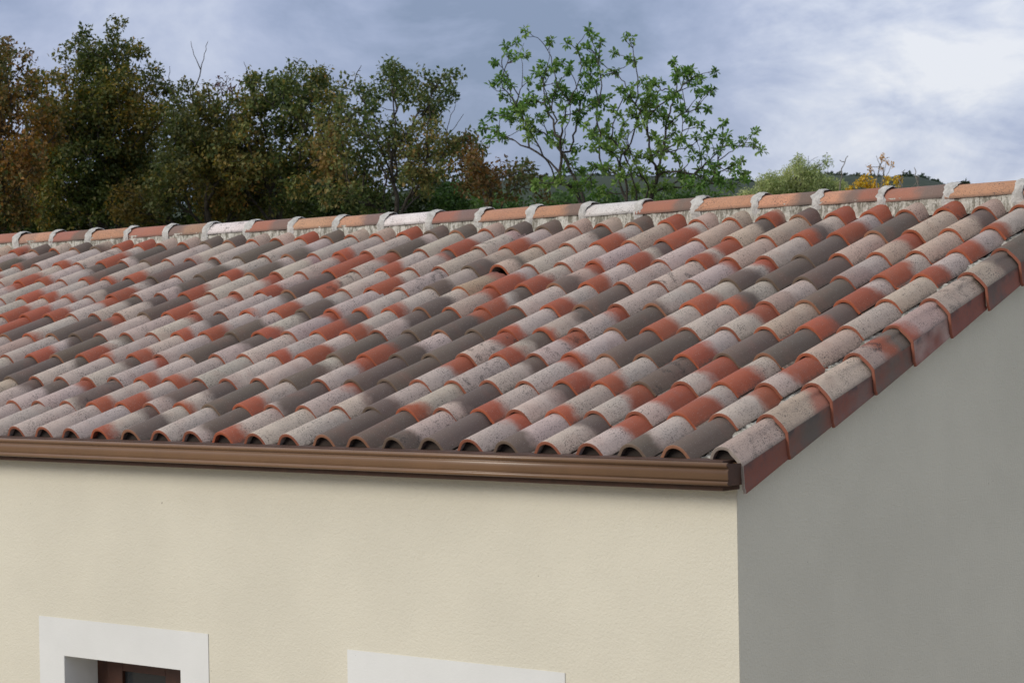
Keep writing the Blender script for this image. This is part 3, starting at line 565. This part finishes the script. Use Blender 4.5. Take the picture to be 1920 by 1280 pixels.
# underlay decks
def deck(sgn):
    b = MB(); y0 = -.02 if sgn > 0 else 7.32; th = .02
    za = -.125; zr = RIDGE_Z - .22
    yr = RIDGE_Y
    x0, x1 = HX0 - .2, HX1 + .03
    V = [(x0, y0, za), (x1, y0, za), (x1, yr, zr), (x0, yr, zr)]; V += [(x, y, z - th) for x, y, z in V]
    b.add(V, [(0,1,2,3),(7,6,5,4),(0,4,5,1),(1,5,6,2),(2,6,7,3),(3,7,4,0)]); return b
rp_(deck(1).build('roof_underlay', M['deck'])); rp_(deck(-1).build('roof_underlay', M['deck']))

H_ = .082
def arch_profile():
    P = [(-.158, -H_ + .002), (-.142, -H_ - .004), (-.122, -H_ - .006), (-.106, -H_ - .003), (-.0965, -H_ + .006)]
    for a in (-60, -45, -30, -15, 0, 15, 30, 45, 60):
        P.append((.078 * math.sin(R_(a)), -.078 * (1 - math.cos(R_(a)))))
    P += [(.080, -.062), (.0925, -H_ + .003)]
    return P
def verge_profile():
    P = [(-.0965, -H_ - .02), (-.0925, -H_ + .003), (-.080, -.062)]
    for a in (-60, -45, -30, -15, 0, 15, 30):
        P.append((.078 * math.sin(R_(a)), -.078 * (1 - math.cos(R_(a)))))
    P += [(.060, -.0245), (.080, -.040), (.100, -.060), (.1165, -.0800), (.1175, -.0835), (.1215, -.130), (.1245, -.176), (.1295, -.184), (.1300, -.198)]
    return P
def ridge_profile():
    P = []
    for a in (-85, -70, -52, -35, -18, 0, 18, 35, 52, 70, 85):
        P.append((.102 * math.sin(R_(a)), -.092 * (1 - math.cos(R_(a)))))
    return P
def tile_mesh(name, P, length=.435, drop=.0215, t=.0165, shear=0., narrow=0., jag=None, depth=.12, lift=0.):
    n = len(P); P = np.array(P); d = np.gradient(P, axis=0); nr_ = np.stack([-d[:, 1], d[:, 0]], 1); nr_ /= np.linalg.norm(nr_, axis=1)[:, None]
    V = []; T = []
    def ring(y, inset, sag=0):
        for i in range(n):
            q = P[i] - nr_[i] * inset; x, z = q
            yy = y
            if jag is not None and y > .2: yy = y - jag[i]
            z2 = z - drop * max(0, y) / E_ + (lift * (-z - .083) / .115 * max(0, y) / E_ if x > .1 and z < -.083 else 0)
            x2 = x - narrow * max(0, y) / E_ * (x > .05)
            sh = shear * z if x > .05 and z < -.02 else 0
            V.append((x2, yy + sh, z2)); T.append((x, yy, z))
    ring(.0032, 0); ring(.0003, .0022); ring(0, t * .55); ring(.0003, t - .001); ring(depth, t); ring(length * .5, 0); ring(length, 0)
    if jag is not None: ring(length - .002, t)
    F = []; fl = []
    def band(a, b, fl_=True):
        for i in range(n - 1): F.append((a * n + i, a * n + i + 1, b * n + i + 1, b * n + i)); fl.append(fl_)
    band(0, 5); band(5, 6); band(1, 0, False); band(2, 1, False); band(3, 2, False); band(4, 3)
    if jag is not None: band(6, 7, False)
    me = mesh(name, V, F); me.polygons.foreach_set('use_smooth', fl)
    a = me.attributes.new('tloc', 'FLOAT_VECTOR', 'POINT'); a.data.foreach_set('vector', np.array(T, dtype=np.float32).ravel())
    return me
TILE = tile_mesh('roof_tile', arch_profile()); TILE.materials.append(M['tile'])
vs = tile_mesh('verge_tile', verge_profile(), length=.43, shear=TH, narrow=.016, lift=.025); vs.materials.append(M['tile'])
# keep the fold between arch and apron sharp
def sharp_col(me, n, i):
    for ed in me.edges:
        a, b = ed.vertices
        if a % n == i and b % n == i: ed.use_edge_sharp = True
sharp_col(vs, len(verge_profile()), 13)
ridge_me = tile_mesh('ridge_tile', ridge_profile(), length=.45, drop=.010, t=.012); ridge_me.materials.append(M['tile'])

PAL = {'W': (.50, .41, .352), 'G': (.145, .109, .088), 'R': (.335, .090, .048), 'B': (.49, .372, .295), 'P': (.41, .295, .26), 'S': (.44, .34, .22),
       'O': (.54, .28, .165), 'K': (.38, .15, .10), 'D': (.21, .14, .112), 'L': (.80, .73, .70), 'T': (.40, .23, .155), 'Q': (.235, .085, .058)}
RIMS = {'W': (.31, .105, .058), 'G': (.17, .12, .085), 'R': (.40, .105, .048), 'B': (.37, .11, .052), 'P': (.32, .105, .06), 'S': (.40, .14, .06)}
def parse(code):
    """'R4W7G' -> three colours and two split positions"""
    cs = [c for c in code if c.isalpha()]; ss = [int(c) / 10 for c in code if c.isdigit()]
    if len(cs) == 1: cs = cs * 3; ss = [2., 3.]
    elif len(cs) == 2: cs = [cs[0], cs[1], cs[1]]; ss = [ss[0], 3.]
    return cs, ss
def jit(c, a=.10):
    k = 1 + random.uniform(-a, a); return [max(.02, min(.85, x * k * (1 + random.uniform(-.04, .04)))) for x in PAL[c]]
def tile_vals(code, skew=None):
    cs, ss = parse(code); rim = RIMS.get(cs[0], (.36, .13, .07))
    if cs[0] == 'G' and random.random() < .45: rim = (.30, .14, .08)
    k = random.uniform(.85, 1.12)
    return dict(c1=jit(cs[0]), c2=jit(cs[1]), c3=jit(cs[2]), rim=[x * k for x in rim], split=[ss[0], ss[1], (skew if skew is not None else random.uniform(-1.2, 1.2))],
                seed=[random.uniform(0, 50), random.uniform(0, 50), random.uniform(0, 50)], grime=random.uniform(.35, 1.0), moss=(.75 if random.random() < .05 else 0.))
def set_vals(o, vals):
    for k_, v_ in vals.items(): o[k_] = v_

ROWS = {  # colours of every tile, read along each course from the eaves (0) up to the ridge (9); first number: column of the first entry
 0: (-1, 'W W W W R2W8G G7W W W2G R3W9P W W G G G3W G W7R G4W W6G W6R G4W G'),
 1: (-3, 'W7G W6G W8R W1G R3W R5W W3G R1W5G G R4W W1G W8R W5G G4W R2W W2G R4W W6P8G R2W W6R W4R R6W W7R G'),
 2: (-5, 'G G W8G W W7G W8R R3W R2W W P2W W G8W W7R G G W6R W W7G W8R R4W R4W G W4R R6W W4R'),
 3: (-7, 'P W R5W8G G R5W8G R1W R3W P1W G W5G W R3W R5W G R5G G5W G W6R R4W6G W6R R1W G G R5W G G B'),
 4: (-9, 'R G R1W G G8R W W W8R R3W6G R4W G7W R3W8G W8R R6G R4W W6G G G7R G R2W R1W7G W7R G R5W W W6R B R4G W'),
 5: (-10, 'R6W R5W R4W W6R W7G W6G G R6W W8R W R1W8G R5W G6W R1W R1W R3W G6W B7R R5W7G W R4W G W G2W R5W R3G6W P5W G R6W9G B'),
 6: (-12, 'W R5W R3W R1W W3G R5W8G W W4G R5W W W7R R4W G R5W W R7W W G4W S6T R6W R5W G4B8R R4W W W W8R G5W7R G G P4W R7W R4W'),
 7: (-14, 'W R5W R3W W6G R1G R1W R4W G W8G G6W R3W G7W W8P W8R R W6R R5W W7R8G W G4B B3G5B W W R1W R5W7G W R3W5R B W G B B6R B R5W'),
 8: (-16, 'G6W R1G W R2W W R6W W2G G W P2W W G W G5W W R3W W G8W W R6W W8P R5W B W6G R5W B R7W B B7G B R3G6W R6W G B B6G R2W'),
 9: (-18, 'B R3B G B G G2B R R5P B B G G B B R G B B R G G B G G B B G R B B R3B G R7B R B R B B'),
}
tile_pts = []
for j, (i0, s) in ROWS.items():
    for k, code in enumerate(s.split()):
        i = i0 + k
        if i <= 19: tile_pts.append((i, j, code))
ALL = {(i, j): c for i, j, c in tile_pts}
def tile_matrix(i, j, jitter=True, extra_y=0.):
    y = j * E_ + extra_y + (random.uniform(-.007, .007) if jitter else 0)
    X = i * S_ + (random.uniform(-.0045, .0045) if jitter else 0)
    loc = Vector((X, y * math.cos(RP), y * math.sin(RP)))
    r = Euler((RP + (random.uniform(-.004, .004) if jitter else 0), random.uniform(-.03, .03) if jitter else 0, random.uniform(-.018, .018) if jitter else 0), 'XYZ').to_matrix().to_4x4()
    return Matrix.Translation(loc) @ r
def seen(i, j):
    p_ = np.array([i * S_ + .05, (j + 1) * E_ * math.cos(RP), (j + 1) * E_ * math.sin(RP)]) - CAM
    return 960 + FPX * p_.dot(RIGHT) / p_.dot(FWD) > -4
TILE_TOP = tile_mesh('cut_roof_tile', arch_profile(), length=.215); TILE_TOP.materials.append(M['tile'])
proto = link('roof_tile', TILE, None); first = True
rest = []; nt_ = 0
vis = sorted([(i, j) for (i, j) in ALL if seen(i, j)], key=lambda q: (q[0] * S_ - CAM[0]) ** 2 + (q[1] * E_ - CAM[1]) ** 2)
vis_set = set(vis[:300])
for (i, j) in vis:
    if (i, j) not in vis_set: continue
    code = ALL[(i, j)]
    if (i, j) == (6, 6): continue
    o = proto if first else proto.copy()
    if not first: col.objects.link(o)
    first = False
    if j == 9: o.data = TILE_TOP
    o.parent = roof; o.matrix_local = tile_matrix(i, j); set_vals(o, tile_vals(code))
# the slipped, broken tile: its head is snapped off under the tile above
P0 = arch_profile(); jag = [0, 0, 0, 0, 0.02, .035, .03, .05, .046, .060, .045, .05, .030, .022, .0, .01]
br = tile_mesh('broken_tile', P0, length=.415, drop=.030, jag=jag, depth=.30); br.materials.append(M['tile'])
o = link('roof_tile', br, None, roof); o.matrix_local = tile_matrix(6, 6, False, -.006) @ Matrix.Translation((0, 0, -.004)); set_vals(o, tile_vals('S7K', -1.0)); o['label'] = 'sandy broken tile slipped out of its course'; o['split'] = [.74, 3., -.8]
# tiles further left on this slope and those of the far slope: one joined part
rest = [(i, j, 0) for j in range(10) for i in range(-36, 20) if (i, j) not in vis_set] + [(i, j, 1) for j in range(10) for i in range(-36, 21)]
tv = np.array([v_.co[:] for v_ in TILE.vertices]); tl = np.array(arch_profile()); nv = len(tv); tv9 = np.array([v_.co[:] for v_ in TILE_TOP.vertices])
tf = np.array([p_.vertices[:] for p_ in TILE.polygons]); ta = np.zeros(nv * 3, dtype=np.float32); TILE.attributes['tloc'].data.foreach_get('vector', ta); ta = ta.reshape(-1, 3)
VV = []; FF = []; AT = {k_: [] for k_ in ('tloc', 'c1', 'c2', 'c3', 'rim', 'split', 'seed', 'grime', 'moss')}
codes = ['W', 'G', 'R4W', 'W7R', 'B', 'R5W', 'G4W', 'W', 'W3G']
for n_, (i, j, side) in enumerate(rest):
    mm = tile_matrix(i, j)
    if side: mm = Matrix.Translation((0, 2 * RIDGE_Y, 0)) @ Matrix.Rotation(math.pi, 4, 'Z') @ Matrix.Translation((0, 0, 0)) @ mm; 
    if side: mm = Matrix.Translation((S_ * -16, 0, 0)) @ mm
    A_ = np.array(mm); VV.append((tv9 if j == 9 else tv) @ A_[:3, :3].T + A_[:3, 3]); FF.append(tf + n_ * nv)
    vals = tile_vals(ALL.get((i, j)) if (i, j) in ALL and not side else random.choice(codes))
    AT['tloc'].append(ta)
    for k_ in AT:
        if k_ == 'tloc': continue
        v_ = np.atleast_1d(vals[k_]); AT[k_].append(np.tile(v_, (nv, 1)))
attrs = [(k_, 'POINT', 'FLOAT' if k_ in ('grime', 'moss') else 'FLOAT_VECTOR', np.vstack(v_)) for k_, v_ in AT.items()]
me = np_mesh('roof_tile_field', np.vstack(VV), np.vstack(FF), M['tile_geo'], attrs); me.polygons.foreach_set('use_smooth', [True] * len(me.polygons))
o = link('roof_tile_field', me, None, roof); o['kind'] = 'stuff'
# dark brush closure added under the eaves arches to deepen the shade there
b = MB(); ip = [(x * .80, z * 1.0 - .020) for x, z in arch_profile()[4:]]
for i in range(-36, 21):
    X = i * S_; V = [(X + x, .045, z + .045 * TH) for x, z in ip] + [(X + ip[-1][0], .045, -.125), (X + ip[0][0], .045, -.125)]
    V += [(x, .075, z + .01) for x, y, z in V]; n_ = len(ip) + 2
    b.add(V, [tuple(range(n_))[::-1], tuple(range(n_, 2 * n_))] + [(q, (q + 1) % n_, (q + 1) % n_ + n_, q + n_) for q in range(n_)])
o = b.build('eaves_shade_closure', M['deck'], roof); o['kind'] = 'stuff'
# verge tiles down the gable edge
VERGE = ['B', 'B8K', 'B', 'P3R6G', 'R1P', 'B', 'B5G', 'G', 'B4G', 'G', 'W']
vp = link('verge_tile', vs, None)
SKC = 'QGDGPQGGGGG'
for j in range(10):
    o = vp if j == 0 else vp.copy()
    if j: col.objects.link(o)
    o.parent = roof; o.matrix_local = Matrix.Translation((.0205, 0, .0)) @ tile_matrix(20, j, j > 0); vals = tile_vals(VERGE[j]); vals['grime'] = .0; vals['rim'] = [.26, .085, .048] if j else [.30, .25, .21]; vals['c4'] = jit('Q'); vals['c5'] = jit(SKC[j]); vals['skirt'] = 1.0; vals['moss'] = {0: .45, 1: .2, 2: .25, 3: .9, 5: .6}.get(j, 0.)
    set_vals(o, vals)
# cream mortar fillet in the channel between the last course and the verge tiles
nU, nL = 7, 150; V = []
for k in range(nL + 1):
    y = -.005 + k / nL * (9.45 * E_)
    for u in range(nU):
        x = 4.832 + u * (.110 / (nU - 1)); z = -H_ - .013 - .012 * math.sin(math.pi * u / (nU - 1)) + random.uniform(-.006, .006) + .010 * math.sin(y / E_ * 2 * math.pi + 1.2)
        V.append((x, (y * math.cos(RP) - z * math.sin(RP)), y * math.sin(RP) + z * math.cos(RP)))
F = [(k * nU + u, k * nU + u + 1, (k + 1) * nU + u + 1, (k + 1) * nU + u) for k in range(nL) for u in range(nU - 1)]
o = link('mortar_fillet', mesh('mortar_fillet', V, F), M['bed'], roof)
# ridge: tiles with a mortar collar at each joint, bedded on rough lime mortar
RX0, RS = -4.4332, .45272
RID = ['K', 'O5T', 'D4K', 'O', 'K', 'T6D', 'L', 'D5K', 'O', 'D5O', 'L', 'D5K', 'O', 'D4O', 'L', 'D4K', 'O', 'D4O', 'K3D6O', 'D5K', 'O', 'T']
rpz = link('ridge_tile', ridge_me, None); firstr = True
mc_V = []
def lump(x, seed):
    """mortar collar over a joint, running down into the bedding"""
    r = random.Random(seed); V = []; A = 15; Wd = 6; w0 = r.uniform(.030, .042)
    for u in range(Wd + 1):
        t_ = u / Wd * 2 - 1
        for k in range(A + 1):
            a = R_(-118 + 236 * k / A); rr = 1 + .0 ; bul = .007 * math.sqrt(max(0, 1 - t_ * t_)) - .004
            e_ = 1 + (.35 if abs(a) > 1.4 else 0) * abs(math.sin(a))
            X = x + t_ * w0 * (1 + .35 * r.uniform(-1, 1) * (abs(t_) > .6)) + r.uniform(-.003, .003) - .018 * (1 - math.cos(a)) * 0
            V.append((X, RIDGE_Y + (.102 + bul + r.uniform(-.003, .003)) * math.sin(a), RIDGE_Z - .092 + (.092 + bul + r.uniform(-.003, .003)) * math.cos(a) - .0 - (.03 if abs(a) > 1.75 else 0)))
    n_ = A + 1
    F = [(u * n_ + k, (u + 1) * n_ + k, (u + 1) * n_ + k + 1, u * n_ + k + 1) for u in range(Wd) for k in range(A)]
    return mesh('mortar_joint', V, F)
for k in range(-9, 22):
    xr = RX0 + RS * k; zt = RIDGE_Z - .006
    o = rpz if firstr else rpz.copy()
    if not firstr: col.objects.link(o)
    firstr = False
    o.parent = roof
    # tile runs from its nose (right end, at the collar) to the left
    o.matrix_local = Matrix.Translation((xr + .012, RIDGE_Y + random.uniform(-.003, .003), zt + random.uniform(-.003, .003))) @ Matrix.Rotation(math.pi / 2 + random.uniform(-.008, .008), 4, 'Z') @ Matrix.Rotation(random.uniform(-.006, .004), 4, 'X')
    vals = tile_vals(RID[k] if 0 <= k < len(RID) else random.choice(RID)); vals['grime'] = 0; vals['split'][2] = random.uniform(-.6, .6); set_vals(o, vals)
    j_ = link('mortar_joint', lump(xr + .03, k), M['mortar_joint'], roof, smooth=True)
# bedding mortar under the ridge tiles on both sides
for sgn in (-1, 1):
    V = []; nx = 700; nz = 7
    for a in range(nx + 1):
        x = HX0 - .25 + (HX1 + .03 - HX0 + .25) * a / nx
        for c_ in range(nz):
            t_ = c_ / (nz - 1)
            y = RIDGE_Y + sgn * (.092 + .016 * t_ ** 1.5 + random.uniform(-.004, .004) + .004 * math.sin(x * 25))
            V.append((x, y, RIDGE_Z - .079 - .112 * t_))
    F = [(a * nz + c_, (a + 1) * nz + c_, (a + 1) * nz + c_ + 1, a * nz + c_ + 1) if sgn < 0 else (a * nz + c_, a * nz + c_ + 1, (a + 1) * nz + c_ + 1, (a + 1) * nz + c_) for a in range(nx) for c_ in range(nz - 1)]
    link('ridge_bedding', mesh('ridge_bedding', V, F), M['bed'], roof, smooth=True)
